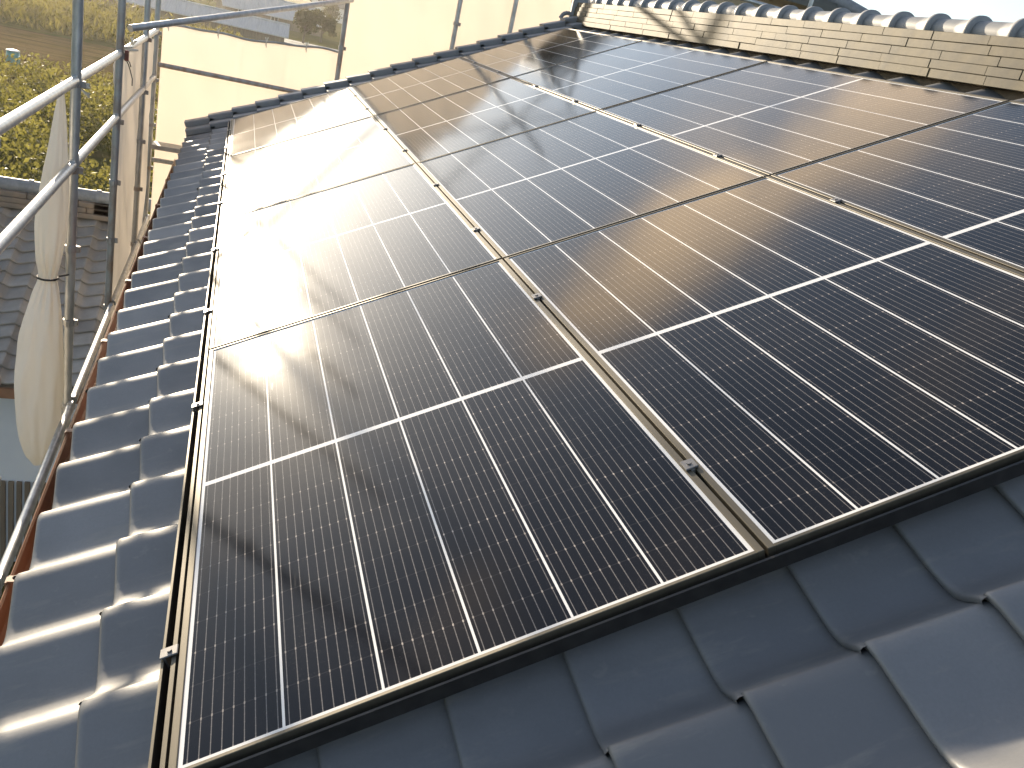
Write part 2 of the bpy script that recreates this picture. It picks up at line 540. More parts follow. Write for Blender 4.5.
M_BARK = simple('bark', (0.09, 0.065, 0.045), (0.14, 0.11, 0.08), 8, .9, bstr=.5, stretch=(1, 1, .2))
# thicket behind the neighbour's roof
pts = []
for k in range(150):
    cx_, cy_ = rng.uniform(-15, -1.5), rng.uniform(17, 43)
    r = rng.uniform(.8, 1.7); h = rng.uniform(.7, 2.1)
    m = int(190 * r)
    a = rng.normal(size=(m, 3)); a /= np.linalg.norm(a, axis=1)[:, None]
    a *= rng.uniform(.55, 1.05, (m, 1))
    q = np.c_[cx_ + a[:, 0] * r, cy_ + a[:, 1] * r, GZ + .25 + (a[:, 2] * .5 + .5) * h]
    pts.append(q)
tag(leaves('thicket', np.concatenate(pts), .17, M_LEAF), 'tangle of sunlit green brambles behind the grey tiled roof', 'bushes', kind='stuff')
pts = []
for k in range(260):
    cx_, cy_ = rng.uniform(-34, 0), rng.uniform(76, 108)
    m = 55
    pts.append(np.c_[cx_ + rng.normal(0, .9, m), cy_ + rng.normal(0, .9, m), GZ + rng.uniform(0, 1.5, m) * rng.uniform(.5, 1.2)])
tag(leaves('tall_grass', np.concatenate(pts), .7, M_GRASS, up=.75, aspect=.22), 'yellow green tall grass on the bank beyond the mown field', 'grass', kind='stuff')
pts = np.c_[rng.uniform(-26, -1.5, 5200), rng.uniform(43, 55, 5200), GZ + rng.uniform(0, .45, 5200)]
tag(leaves('weeds', pts, .42, M_GRASS, up=.6, aspect=.25), 'low straw coloured weeds along the near edge of the mown field', 'weeds', kind='stuff')

def tree(loc, h, r, n, label, trunk=.18):
    t = empty('tree', loc, label, 'tree', 'trees beside the far road')
    mb = MB()
    mb.tube((0, 0, 0), (.1, .05, h * .45), trunk, 9, trunk * .6)
    for k in range(6):
        a = k * 1.05 + rng.uniform(-.3, .3)
        mb.tube((.1, .05, h * (.3 + .03 * k)), (math.cos(a) * r * .6, math.sin(a) * r * .6, h * (.58 + .06 * k)), trunk * .45, 6, trunk * .12)
    mb.build('trunk', M_BARK, t)
    pts = []
    for k in range(16):
        a, rr = rng.uniform(0, 6.28), r * math.sqrt(rng.uniform(0, 1)) * .75
        c0 = np.array([math.cos(a) * rr, math.sin(a) * rr, h * rng.uniform(.38, .92)])
        m = n // 16
        d = rng.normal(size=(m, 3)); d /= np.linalg.norm(d, axis=1)[:, None]
        pts.append(c0 + d * rng.uniform(.3, 1, (m, 1)) * r * rng.uniform(.28, .45))
    leaves('crown', np.concatenate(pts), .55, M_DLEAF, parent=t)
    return t
tree((8.6, 136, GZ), 4.6, 2.0, 1500, 'dark bushy tree just right of the pale end of the long shed')
tree((12.2, 150, GZ), 4.6, 2.3, 1500, 'dark rounded tree nearest the post of the tall sheet')
tree((-4.5, 176, GZ), 4.5, 2.6, 1200, 'small dark tree behind the long pale roof far off')
tree((20.5, 235, GZ), 7.5, 3.4, 1400, 'tall dark tree in front of the most distant house')

# ------------------------------------------------------------------ far buildings
M_PALEROOF = simple('pale_metal_roof', (0.54, 0.53, 0.51), (0.44, 0.43, 0.42), 1.5, .45, .2, stretch=(6, .3, 1))
M_DARKROOF = simple('dark_slate_roof', (0.07, 0.07, 0.072), (0.11, 0.105, 0.10), 2.5, .6)
M_WHITEWALL = simple('white_siding', (0.66, 0.65, 0.62), (0.56, 0.55, 0.52), .8, .7)
M_TIMBER = simple('weathered_timber', (0.16, 0.12, 0.085), (0.24, 0.19, 0.14), 2.5, .85, stretch=(4, 4, .4))
M_GLASS = simple('window_glass', (0.03, 0.035, 0.04), (0.05, 0.05, 0.055), 1, .08)
def gable_house(name, loc, rot, lx, ly, hw, hr, wall_m, roof_m, label, cat, wins=3, over=.5):
    """ridge along local x"""
    t = empty(name, loc, label, cat)
    t.rotation_euler = (0, 0, rot)
    mb = MB()
    hx, hy = lx / 2, ly / 2
    v = [(-hx, -hy, 0), (hx, -hy, 0), (hx, hy, 0), (-hx, hy, 0), (-hx, -hy, hw), (hx, -hy, hw), (hx, hy, hw), (-hx, hy, hw), (-hx, 0, hw + hr), (hx, 0, hw + hr)]
    mb.add(v, [(0, 1, 5, 4), (1, 2, 6, 9, 5), (2, 3, 7, 6), (3, 0, 4, 8, 7)])
    mb.build('wall', wall_m, t)
    rf = MB()
    k = hr / hy
    for s in (-1, 1):
        a = [(-hx - over, s * (hy + over), hw - over * k + .02), (hx + over, s * (hy + over), hw - over * k + .02), (hx + over, 0, hw + hr + .02), (-hx - over, 0, hw + hr + .02)]
        b = [(x, y, z + .14) for x, y, z in a]
        rf.add(a + b, [(3, 2, 1, 0), (4, 5, 6, 7), (0, 1, 5, 4), (1, 2, 6, 5), (3, 0, 4, 7)])
    nrib = int(lx / 1.2)
    for s in (-1, 1):                              # standing seams / battens
        for i in range(nrib + 1):
            x = -hx - over + .1 + i * (lx + 2 * over - .2) / nrib
            a = Vector((x, s * (hy + over), hw - over * k + .19)); b = Vector((x, 0, hw + hr + .19))
            rf.tube(a, b, .05, 4)
    rf.tube((-hx - over, 0, hw + hr + .18), (hx + over, 0, hw + hr + .18), .14, 8)
    rf.build('roof', roof_m, t)
    for i in range(wins):
        x = -hx + lx * (i + .5) / wins
        f = MB()
        for (cx_, cz, sx, sz) in ((0, .6, 1.3, .08), (0, -.6, 1.3, .08), (-.61, 0, .08, 1.12), (.61, 0, .08, 1.12), (0, 0, .05, 1.12)):
            f.box((x + cx_, -hy - .03, hw * .55 + cz), (sx, .06, sz))
        fo = f.build('window', M_WHITEWALL, t)
        MB().box((x, -hy - .012, hw * .55), (1.14, .02, 1.12)).build('pane', M_GLASS, fo)
    return t
gable_house('farm_shed', (-10.5, 125.2, GZ), R_(-2.5), 32, 4.6, 1.15, 1.15, M_TIMBER, M_PALEROOF, 'long low shed with pale metal roof far behind the lower sheet', 'shed', 0)
gable_house('farm_shed', (4.5, 172, GZ), R_(12), 17, 8, 1.9, 2.4, M_TIMBER, M_PALEROOF, 'short shed with pale ribbed roof behind the long shed', 'shed', 3)
gable_house('farmhouse', (28, 300, GZ), R_(14), 14, 9, 4.5, 2.6, M_WHITEWALL, M_DARKROOF, 'distant white farmhouse with dark roof beside the tall sheet', 'house', 4)

# teal drum in the field
t = empty('water_drum', (-11.23, 52.53, GZ + .02), 'small teal drum with a pale lid standing in the mown field', 'drum')
mb = MB()
prof = [(0, 0), (.30, 0), (.33, .05), (.33, .28), (.345, .30), (.33, .32), (.33, .55), (.345, .57), (.33, .59), (.32, .80), (.28, .84)]
mb.ring(lambda a, b: (lambda i: (prof[i][0] * math.cos(a * 6.2832), prof[i][0] * math.sin(a * 6.2832), prof[i][1]))(round(b * (len(prof) - 1))), 20, len(prof) - 1)
mb.build('body', simple('teal_plastic', (0.10, 0.27, 0.25), (0.13, 0.32, 0.29), 5, .4), t)
mb = MB()
prof2 = [(.31, .83), (.34, .84), (.34, .88), (.20, .91), (0, .915)]
mb.ring(lambda a, b: (lambda i: (prof2[i][0] * math.cos(a * 6.2832), prof2[i][0] * math.sin(a * 6.2832), prof2[i][1]))(round(b * (len(prof2) - 1))), 20, len(prof2) - 1)
mb.build('lid', simple('pale_plastic', (0.7, 0.68, 0.62), (0.6, 0.58, 0.53), 5, .4), t)

# ------------------------------------------------------------------ clay tile roofs
kx = np.array([-.07, -.03, 0, .05, .09, .14, .22, .34, .46, .56, .64, .71, .78, .86, .93, 1.0])
kz = np.array([.66, .95, 1.0, .995, .965, .88, .735, .525, .315, .15, .06, .03, .11, .38, .72, .96])
_f = np.linspace(-.07, 1.0, 300)
_g = np.interp(_f, kx, kz)
_g = np.convolve(np.pad(_g, 4, mode='edge'), np.ones(9) / 9, 'valid')
def prof_z(t): return float(np.interp(t, _f, _g))
TS = [-.035, -.02, 0, .03, .055, .08, .105, .14, .19, .25, .33, .44, .55, .64, .71, .77, .83, .88, .93, .97, 1.0]
def tile_field(fn, nu, nv, pu, pv, H, lap=.045, lift=.02, th=.016, skew=.007, jitter=.002, skip=None, over=0.0):
    """fn(u, v, n) -> point; courses run up u, waves along v (crest at v = k*pv, face falling towards -v)"""
    mb = MB()
    tones = []
    zt = [prof_z(t) * H for t in TS]
    for i in range(nu):
        for j in range(nv):
            if skip and skip(i, j):
                continue
            ju, jn, jr = rng.normal(0, jitter), abs(rng.normal(0, jitter * .8)), rng.normal(0, .0016)
            u0 = i * pu + ju - (over if i == 0 else 0); u1 = i * pu + pu + lap
            rows = []
            for (uu, dn, w_) in ((u0 + .003, lift - th, 1), (u0, lift - .004, 1), (u0 + .006, lift, 1), (u0 + .016, lift * (1 - .010 / (u1 - u0)), 1), (u1 - .06, lift * .06 / (u1 - u0), 0), (u1, 0.0, 0)):
                for t, z in zip(TS, zt):
                    sk = skew * (1 - t) if w_ else 0.0
                    rows.append(fn(uu + sk + jr * t * w_, (j - t) * pv, z + dn + jn * w_))
            n = len(TS)
            fs = []
            for r in range(5):
                fs += [(r * n + k, r * n + k + 1, (r + 1) * n + k + 1, (r + 1) * n + k) for k in range(n - 1)]
            mb.add(rows, fs, True)
            tones += [rng.uniform()] * len(fs)
    return mb, tones
def set_tone(o, tones):
    at = o.data.attributes.new('tile_tone', 'FLOAT', 'FACE')
    at.data.foreach_set('value', np.array(tones, np.float32))

# our house
EAVE_U, CREST_N, TILE_H = -0.445, -0.070, 0.046
PU, PV = 0.2215, 0.268
V_CREST0 = -0.197 + 0.268 * -12       # first crest, near end
NV_T = 42                              # waves, up to the far verge
V_END = V_CREST0 + PV * (NV_T - 1)
RIDGE_U = 3.52
house = empty('tiled_house', (1.4, 2.2, GZ), 'the house under the camera with silver grey wave tile roof and layered ridge', 'house')
HO = Vector((1.4, 2.2, GZ))
def hp(p): return tuple(Vector(p) - HO)
mb, tones = tile_field(lambda u, v, n: hp(P(EAVE_U + u, V_CREST0 + v, CREST_N - TILE_H - .018 + n)), 18, NV_T, PU, PV, TILE_H, over=.026, jitter=.0016)
roof = mb.build('roof', M_TILE, house)
set_tone(roof, tones)
# roof deck below the tiles, front and back slope
DECK_N = CREST_N - TILE_H - .035
RX = RIDGE_U * CT - DECK_N * ST
rz = RIDGE_U * ST + DECK_N * CT
VB0, VB1 = V_CREST0 - PV * .9, V_END + .02
mb = MB()
e0 = P(EAVE_U + .03, 0, DECK_N)
a = [(e0[0], VB0, e0[2]), (RX, VB0, rz), (2 * RX - e0[0], VB0, e0[2])]
b = [(x, VB1, z) for x, _, z in a]
dn = [(x, y, z - .10) for x, y, z in a + b]
mb.add([hp(p) for p in a + b + dn], [(0, 3, 4, 1), (1, 4, 5, 2), (6, 7, 10, 9), (7, 8, 11, 10), (0, 1, 7, 6), (1, 2, 8, 7), (3, 9, 10, 4), (4, 10, 11, 5), (0, 6, 9, 3), (2, 5, 11, 8)])
mb.build('roof_deck', M_SOFFIT, house)
# the far slope
mb = MB()
for i in range(18):
    def bk(s, t, i=i):
        u = EAVE_U + i * PU + s * (PU + .02)
        z = .5 * TILE_H * (1 + math.cos(t * NV_T * 2 * math.pi)) + .02 * (1 - s)
        p = P(u, 0, DECK_N + .015 + z)
        return hp((2 * RX - p[0], VB0 + t * (VB1 - VB0), p[2]))
    mb.grid(bk, 1, NV_T * 8)
mb.build('rear_roof', M_TILE_FAR, house)
# far verge: a row of folded edge tiles climbing like steps
mb = MB()
for i in range(18):
    u0 = EAVE_U + i * PU
    for (v0, v1, lift) in ((V_END - .02, V_END + .13, .088), (V_END - .20, V_END - .02, .040)):
        pr_ = [(v0, -.04), (v0, .0), (v0 + .012, .008), (v1 - .014, .008), (v1, 0.0), (v1, -.14 if v1 > V_END else -.06)]
        vs_ = []
        for (uu, dn_) in ((u0, lift - .020), (u0 + .001, lift), (u0 + PU + .04, lift - .024)):
            for (vv, nn) in pr_:
                vs_.append(hp(P(uu, vv, CREST_N + nn + dn_)))
        n = len(pr_)
        fs = []
        for r in range(2):
            fs += [(r * n + k, r * n + k + 1, (r + 1) * n + k + 1, (r + 1) * n + k) for k in range(n - 1)]
        mb.add(vs_, fs)
mb.build('verge_tile', M_TILE, house)
# ridge: mortar core, five layers of flat tiles, caps
RIDGE_X0 = 3.10
RIDGE_V0, RIDGE_V1 = -3.0, 7.70
ridge = MB()
core_w = 2 * (RX - RIDGE_X0)
zbase = 1.445
ridge.box(hp((RX, (RIDGE_V0 + RIDGE_V1) / 2, 1.45)), (core_w - .10, RIDGE_V1 - RIDGE_V0 - .04, .36))
rid = ridge.build('ridge', M_MORTAR, house)
LAY = 5
lh = .042
mb = MB()
for k in range(LAY):
    y = RIDGE_V0 - rng.uniform(0, .3)
    xin = k * .004
    while y < RIDGE_V1:
        L = .36 if rng.uniform() > .10 else rng.uniform(.12, .24)
        y1 = min(y + L, RIDGE_V1)
        if y1 - y > .03:
            dj = rng.normal(0, .0009)
            for s in (-1, 1):
                cx_ = RX + s * (core_w / 2 - xin - .055 + dj)
                mb.box(hp((cx_, (y + y1) / 2, zbase + lh * (k + .5) + rng.normal(0, .0006))), (.11, y1 - y - .0008, lh - .0012), bev=.002)
        y += L
mb.build('flat_ridge_tiles', M_NOSHI, rid)
ztop = zbase + lh * LAY
CR = .072
CAPP = .2635
ny = int((RIDGE_V1 - RIDGE_V0) / CAPP)
capm = None
for k in range(ny):
    yk = 2.185 + CAPP * (k - 20)
    if yk > RIDGE_V1 - .15 or yk < RIDGE_V0:
        continue
    if capm is None:
        m_ = MB()
        # half round barrel that runs from its raised collar at y=0 back to y=CAPP
        pr_ = [(-.012, CR - .02), (-.012, CR + .004), (-.006, CR + .010), (.018, CR + .010), (.024, CR + .004), (.026, CR - .010), (.10, CR - .013), (CAPP + .02, CR - .014)]
        def cp_(a, b):
            i = round(b * (len(pr_) - 1))
            an = -.28 + a * (math.pi + .56)
            return (math.cos(an) * pr_[i][1] * 1.0, pr_[i][0], .012 + math.sin(an) * pr_[i][1] * .93)
        m_.grid(cp_, 18, len(pr_) - 1)
        o = m_.build('ridge_cap', M_CAP, rid)
        for p_ in o.data.polygons: p_.use_smooth = True
        capm = o
    else:
        o = capm.copy(); COL.objects.link(o)
    o.location = hp((RIDGE_X0 + .10, yk, ztop + .004))
    
# ridge end ornament at the far gable
mb = MB()
mb.box(hp((RX, RIDGE_V1 + .03, zbase + .12)), (core_w + .04, .07, .34), bev=.02)
mb.tube(hp((RX, RIDGE_V1 + .0, ztop + .06)), hp((RX, RIDGE_V1 + .09, ztop + .06)), .16, 20)
for s in (-1, 1):
    for q in range(9):
        a0 = q * .62; rr = .085 - q * .008
        a1 = a0 + .62; r1 = rr - .008
        c0 = Vector(hp((RX + s * (core_w / 2 + .03), RIDGE_V1 + .02, zbase + .03)))
        mb.tube(c0 + Vector((math.cos(a0) * rr * s, 0, math.sin(a0) * rr)), c0 + Vector((math.cos(a1) * r1 * s, 0, math.sin(a1) * r1)), .02, 8)
mb.build('ridge_end_tile', M_CAP, rid)
# walls, soffit, gutter
WX0, WX1 = .25, 2 * RX - .25
mb = MB()
WY0, WY1 = VB0 + .5, VB1 - .45
def deck_z(x):
    xx = x if x <= RX else 2 * RX - x
    return rz - (RX - xx) * math.tan(TH) - .115
v = []
for y in (WY0, WY1):
    v += [(WX0, y, GZ), (WX1, y, GZ), (WX1, y, deck_z(WX1)), (RX, y, deck_z(RX)), (WX0, y, deck_z(WX0))]
mb.add([hp(p) for p in v], [(0, 1, 2, 3, 4), (9, 8, 7, 6, 5), (0, 4, 9, 5), (1, 6, 7, 2)])
mb.build('wall', M_WALL, house)
zt_ = e0[2]
mb = MB()
mb.box(hp((e0[0] - .012, (VB0 + VB1) / 2, zt_ - .13)), (.022, VB1 - VB0, .24))
mb.box(hp(((e0[0] + WX0) / 2 + .01, (VB0 + VB1) / 2, zt_ - .262)), (WX0 - e0[0], VB1 - VB0 - .02, .02))
mb.build('fascia', M_BROWN, house)
GX, GZR = -.463, -.525                  # the gutter's outer rim
gt = MB()
xs = [(e0[0] - .026, GZR + .02), (e0[0] - .028, GZR - .07), (e0[0] - .04, GZR - .10), (GX + .018, GZR - .10), (GX + .004, GZR - .075), (GX, GZR - .004), (GX - .006, GZR), (GX - .010, GZR - .006), (GX - .003, GZR - .08), (GX + .016, GZR - .108), (e0[0] - .04, GZR - .108), (e0[0] - .024, GZR - .07), (e0[0] - .0245, GZR + .02)]
GY0, GY1 = VB0 - .02, VB1 + .01
gt.grid(lambda a, b: hp((xs[round(a * (len(xs) - 1))][0], GY0 + b * (GY1 - GY0), xs[round(a * (len(xs) - 1))][1])), len(xs) - 1, 1, False)
gut = gt.build('gutter', M_BROWN, house)
for k in range(9):
    y = 1.2 + (k - 2) * .91
    MB().box(hp((GX + .028, y, GZR + .004)), (.075, .028, .006)).box(hp((GX - .0125, y, GZR - .012)), (.004, .028, .03)).build('gutter_bracket', M_BROWN, gut)

# ------------------------------------------------------------------ solar panels
FH, LIP, SLIP = .036, .0085, .0145
def panel_axes(o): 
    o.matrix_basis = Matrix(((CT, 0, -ST, 0), (0, 1, 0, 0), (ST, 0, CT, 0), (0, 0, 0, 1)))
def make_panel():
    root = empty('solar_panel', (0, 0, 0), 'x', 'solar panel', 'solar panels of the roof array')
    f = MB()
    z1, z0 = 0.0, -FH
    gl = -.0035                                     # glass lies just under the frame's lip
    for (x0, x1, y0, y1) in ((0, SLIP, 0, PL), (PW - SLIP, PW, 0, PL)):
        f.box(((x0 + x1) / 2, (y0 + y1) / 2, (z0 + z1) / 2), (x1 - x0, y1 - y0, z1 - z0), bev=.0012)
    for (y0, y1) in ((0, LIP), (PL - LIP, PL)):
        f.box((PW / 2, (y0 + y1) / 2, (z0 + z1) / 2 - .0004), (PW - 2 * SLIP + .001, y1 - y0, z1 - z0), bev=.0012)
    f.build('frame', M_ALU, root)
    g_ = MB()
    g_.box((PW / 2, PL / 2, gl - .002), (PW - 2 * SLIP + .004, PL - 2 * LIP + .004, .004))
    g_.build('glass', M_CELL, root)
    b_ = MB()
    b_.box((PW / 2, PL * .5, -.022), (.12, .10, .02), bev=.003).box((PW / 2 - .25, PL * .5, -.024), (.10, .08, .016), bev=.003)
    return root
row_word = ['front row', 'second row from the front', 'third row from the front', 'farthest row']
col_word = ['eave side column', 'middle column', 'ridge side column']
extra = {(0, 0): 'nearest black solar panel, beside the eave tiles and above the foreground tiles',
         (1, 0): 'black solar panel with brown sheen, front row of the middle column',
         (2, 0): 'black solar panel cut by the right edge, front row along the ridge',
         (0, 1): 'solar panel half washed out by glare, second from the front along the eave',
         (0, 2): 'solar panel whited out by sun glare, third from the front along the eave',
         (0, 3): 'cream glaring solar panel in the far corner by the gutter',
         (1, 1): 'grey sheened solar panel, second from the front in the middle column',
         (1, 2): 'pale reflecting solar panel, third from the front in the middle column',
         (1, 3): 'far solar panel of the middle column reflecting the cream sheet',
         (2, 1): 'dark solar panel under the ridge, second from the front',
         (2, 2): 'bluish solar panel under the ridge, third from the front',
         (2, 3): 'farthest solar panel below the ridge end, reflecting blue sky'}
proto = make_panel()
for j in range(4):
    for i in range(3):
        o = proto if (i, j) == (0, 0) else copy_tree(proto)
        p = P(i * PITCH_U + .004, j * PITCH_V + .006, rng.normal(0, .0006))
        o.matrix_basis = Matrix(((CT, 0, -ST, p[0]), (0, 1, 0, p[1]), (ST, 0, CT, p[2]), (0, 0, 0, 1)))
        o['label'] = extra[(i, j)]
# mounting rails across the slope under the panels, on feet
AV = 4 * PITCH_V
mf = empty('mounting_frame', P(PITCH_U * 1.5, .08, -FH - .08), 'black aluminium frame of rails carrying all the solar panels above the tiles', 'mounting frame')
for i in range(3):
    for k, uu in enumerate((.25, .80)):
        u = i * PITCH_U + uu
        mb = MB()
        mb.box(P(u, AV / 2, -FH - .022), (.036, AV - .16, .04), (UV, YV, NV))
        for q in range(8):
            mb.box(P(u, .3 + q * .93, -FH - .062), (.06, .09, .05), (UV, YV, NV))
        o = mb.build('rail', M_DARKALU, mf)
        o.data.transform(Matrix.Translation(-mf.location))
# cover strip along the eave side and the front of the array
mb = MB()
Lc = AV + .03
for (u0, u1, n0, n1) in ((-.0265, -.0245, -.075, -.004), (-.0245, -.002, -.077, -.073)):
    mb.box(P((u0 + u1) / 2, Lc / 2 - .02, (n0 + n1) / 2), (u1 - u0, Lc, n1 - n0), (UV, YV, NV))
p = P(-.026, 0, -.07)
er = mb.build('edge_strip', M_DARKALU, None, p)
tag(er, 'long dark edge strip between the eave tiles and the solar panels', 'edge strip')
mb = MB()
mb.box(P(-.0272, Lc / 2 - .02, -.0025), (.0052, Lc, .003), (UV, YV, NV))
mb.box(P(-.0055, Lc / 2 - .02, -.0020), (.0085, Lc, .003), (UV, YV, NV))
mb.box(P(-.0055, Lc / 2 - .02, -.0400), (.0070, Lc, .066), (UV, YV, NV))
o = mb.build('bright_lip', M_ALU, er)
o.data.transform(Matrix.Translation(-er.location))
mb = MB()
AU = 3 * PITCH_U
mb.box(P(AU / 2 - .01, -.009, -.0225), (AU + .04, .005, .030), (UV, YV, NV))
tag(mb.build('front_cover', M_DARKALU, None, P(0, -.009, -.05)), 'black cover strip along the front edge of the solar panels', 'cover strip')
# clamps
def clamp_mesh(u, v, edge):
    mb = MB()
    if edge:
        mb.box(P(u - .002, v, .0032), (.034, .026, .0045), (UV, YV, NV), bev=.0012)
        mb.box(P(u - .011, v, -.03), (.004, .026, .062), (UV, YV, NV))
    else:
        mb.box(P(u, v, .0035), (.028, .032, .005), (UV, YV, NV), bev=.0012)
        mb.box(P(u, v, -.024), (.008, .040, .052), (UV, YV, NV))
    mb.tube(P(u, v, .005), P(u, v, .0085), .005, 6)
    return mb
M_CLAMP = simple('clamp_aluminium', (0.26, 0.25, 0.24), (0.2, 0.19, 0.185), 40, .4, .7)
cv = [.300, 1.357, 2.170, 3.000, 3.93, 4.72, 5.70, 6.50]
names = ['nearest', 'second nearest', 'third nearest', 'fourth nearest', 'fifth nearest', 'sixth nearest', 'seventh nearest', 'farthest']
for (u, edge, where) in ((-.012, True, 'on the strip between eave tiles and panels'), (PITCH_U - .0025, False, 'in the gap between eave side and middle panel columns'), (2 * PITCH_U - .0025, False, 'in the gap between middle and ridge side panel columns')):
    for k, v in enumerate(cv):
        o = clamp_mesh(u, v, edge).build('panel_clamp', M_CLAMP, None, P(u, v, 0))
        tag(o, f'{names[k]} grey clamp {where}', 'clamp', 'clamps holding the panels')

# ------------------------------------------------------------------ scaffold
SX, FY = -.79, 8.82
PR = .0262
def pocket(mb, x, y, z):
    """wedge pocket flange on a post"""
    mb.tube((x, y, z - .018), (x, y, z + .018), PR + .006, 12)
    mb.box((x + .037, y, z), (.024, .022, .036), bev=.003)
    mb.box((x, y - .036, z), (.022, .022, .036), bev=.003)
left = empty('scaffold', (SX, 4.16, GZ), 'grey tube scaffold run standing along the eave side on the left', 'scaffold')
LO = Vector((SX, 4.16, GZ))
def lp(p): return tuple(Vector(p) - LO)
def post(parent, orig, x, y, z0, z1, mat, zs):
    mb = MB()
    def L(p): return tuple(Vector(p) - Vector(orig))
    mb.tube(L((x, y, z0)), L((x, y, z1)), PR, 16)
    o = mb.build('post', mat, parent)
    for z in zs:
        q = MB(); pocket(q, x, y, z)
        k = MB()
        k.add([L(p) for p in q.v], q.f, False)
        k.build('coupler', M_STEEL_OLD, o)
    return o
RAIL_Z = (.385 + .10, .02 - .0, -1.42)
zpk = [-5.0, -4.05, -3.1, -2.15, -1.45, -.9, -.45, 0.0, .46, .92, 1.4, 1.9]
for (y, m) in ((.53, M_STEEL), (2.34, M_STEEL), (4.16, M_STEEL), (5.95, M_STEEL_OLD), (7.77, M_STEEL), (FY, M_STEEL)):
    post(left, LO, SX, y, GZ + .05, 2.25 if y < 7 else 2.6, m, zpk)
    MB().box(lp((SX, y, GZ + .03)), (.16, .16, .06), bev=.01).build('foot_plate', M_STEEL, left)
for (z, m) in ((.475, M_STEEL), (.03, M_STEEL), (-1.43, M_STEEL), (-3.3, M_STEEL)):
    ys = (.53, 2.34, 4.16, 5.95, 7.77, FY)
    for a, b in zip(ys[:-1], ys[1:]):
        mb = MB()
        mb.tube(lp((SX + (.0 if z > -1 else .03), a + .035, z)), lp((SX + (.0 if z > -1 else .03), b - .035, z)), .0243, 14)
        for yy in (a + .05, b - .05):
            mb.box(lp((SX + (.0 if z > -1 else .03), yy, z)), (.03, .05, .06), bev=.004)
        mb.build('rail', m, left)
# tube crossing the corner from the second post to the far scaffold
MB().tube(lp((-.735, 5.99, .655)), lp((1.06, 8.74, 1.185)), .0243, 14).build('corner_brace', M_STEEL, left)
MB().box(lp((SX + .045, 5.96, .47)), (.028, .05, .075), bev=.006).build('red_clamp', M_RED, left)
# rags and wire tied to the tube joints
def knot(mb, c, r, seed):
    q = np.random.default_rng(seed)
    p = Vector(c)
    pts = [p + Vector(q.normal(0, r, 3)) for _ in range(7)]
    mb.path(pts, r * .28, 6)
mb = MB(); knot(mb, lp((SX + .05, 4.20, .45)), .022, 1); knot(mb, lp((SX + .055, 4.22, .40)), .018, 2)
mb.build('rag_knot', M_WHITECORD, left)
mb = MB(); knot(mb, lp((SX + .03, 6.05, .52)), .024, 3); knot(mb, lp((SX + .06, 6.10, .56)), .016, 4)
mb.build('rag_knot', M_WHITECORD, left)
mb = MB()
mb.path([lp(p) for p in ((SX + .03, 6.0, .45), (SX + .05, 6.05, .40), (SX + .06, 6.08, .36), (SX + .075, 6.1, .30), (SX + .075, 6.11, .25))], .004, 6)
mb.path([lp(p) for p in ((SX + .03, 6.0, .46), (SX + .06, 6.02, .42), (SX + .07, 6.02, .39))], .004, 6)
mb.build('hanging_wire', M_CORD, left)
# rough work deck below the eave line
for a, b in ((.53, 2.34), (2.34, 4.16), (4.16, 5.95), (5.95, 7.77)):
    mb = MB()
    mb.box(lp((SX + .02, (a + b) / 2, -2.30)), (.24, b - a - .04, .045), bev=.004)
    mb.build('deck_plank', M_BOARD, left)

far = empty('scaffold', (1.02, FY, GZ), 'grey tube scaffold run carrying the cream sheets beyond the far verge', 'scaffold')
FO = Vector((1.02, FY, GZ))
def fp(p): return tuple(Vector(p) - FO)
zf = [-4.5, -3.1, -2.1, -1.2, -.25, .22, .70, 1.2, 1.65, 2.1]
for (x, top, m) in ((1.02, 2.7, M_STEEL_OLD), (2.19, 2.75, M_STEEL), (2.80, 2.5, M_STEEL), (4.6, 2.6, M_STEEL), (6.4, 2.6, M_STEEL)):
    post(far, FO, x, FY - .06, GZ + .05, top, m, zf)
    MB().box(fp((x, FY - .06, GZ + .03)), (.16, .16, .06), bev=.01).build('foot_plate', M_STEEL, far)
for (x0, x1, z) in ((SX + .04, .99, .165), (1.05, 2.16, -.6), (1.05, 6.38, 2.2), (SX + .04, .99, -.8), (SX + .04, .99, -2.4), (2.83, 6.38, .0)):
    MB().tube(fp((x0, FY - .06, z)), fp((x1, FY - .06, z)), .0243, 14).build('rail', M_STEEL_OLD if z == .165 else M_STEEL, far)
MB().tube(fp((1.05, FY - .10, 1.5)), fp((2.78, FY - .10, 2.62)), .0215, 12).build('diagonal_brace', M_STEEL, far)
MB().tube(fp((4.58, FY - .10, 1.2)), fp((2.83, FY - .10, 2.4)), .0215, 12).build('diagonal_brace', M_STEEL, far)
MB().box(fp((-.50, FY - .20, -.62)), (.50, .24, .045), bev=.004).build('deck_plank', M_BOARD, far)

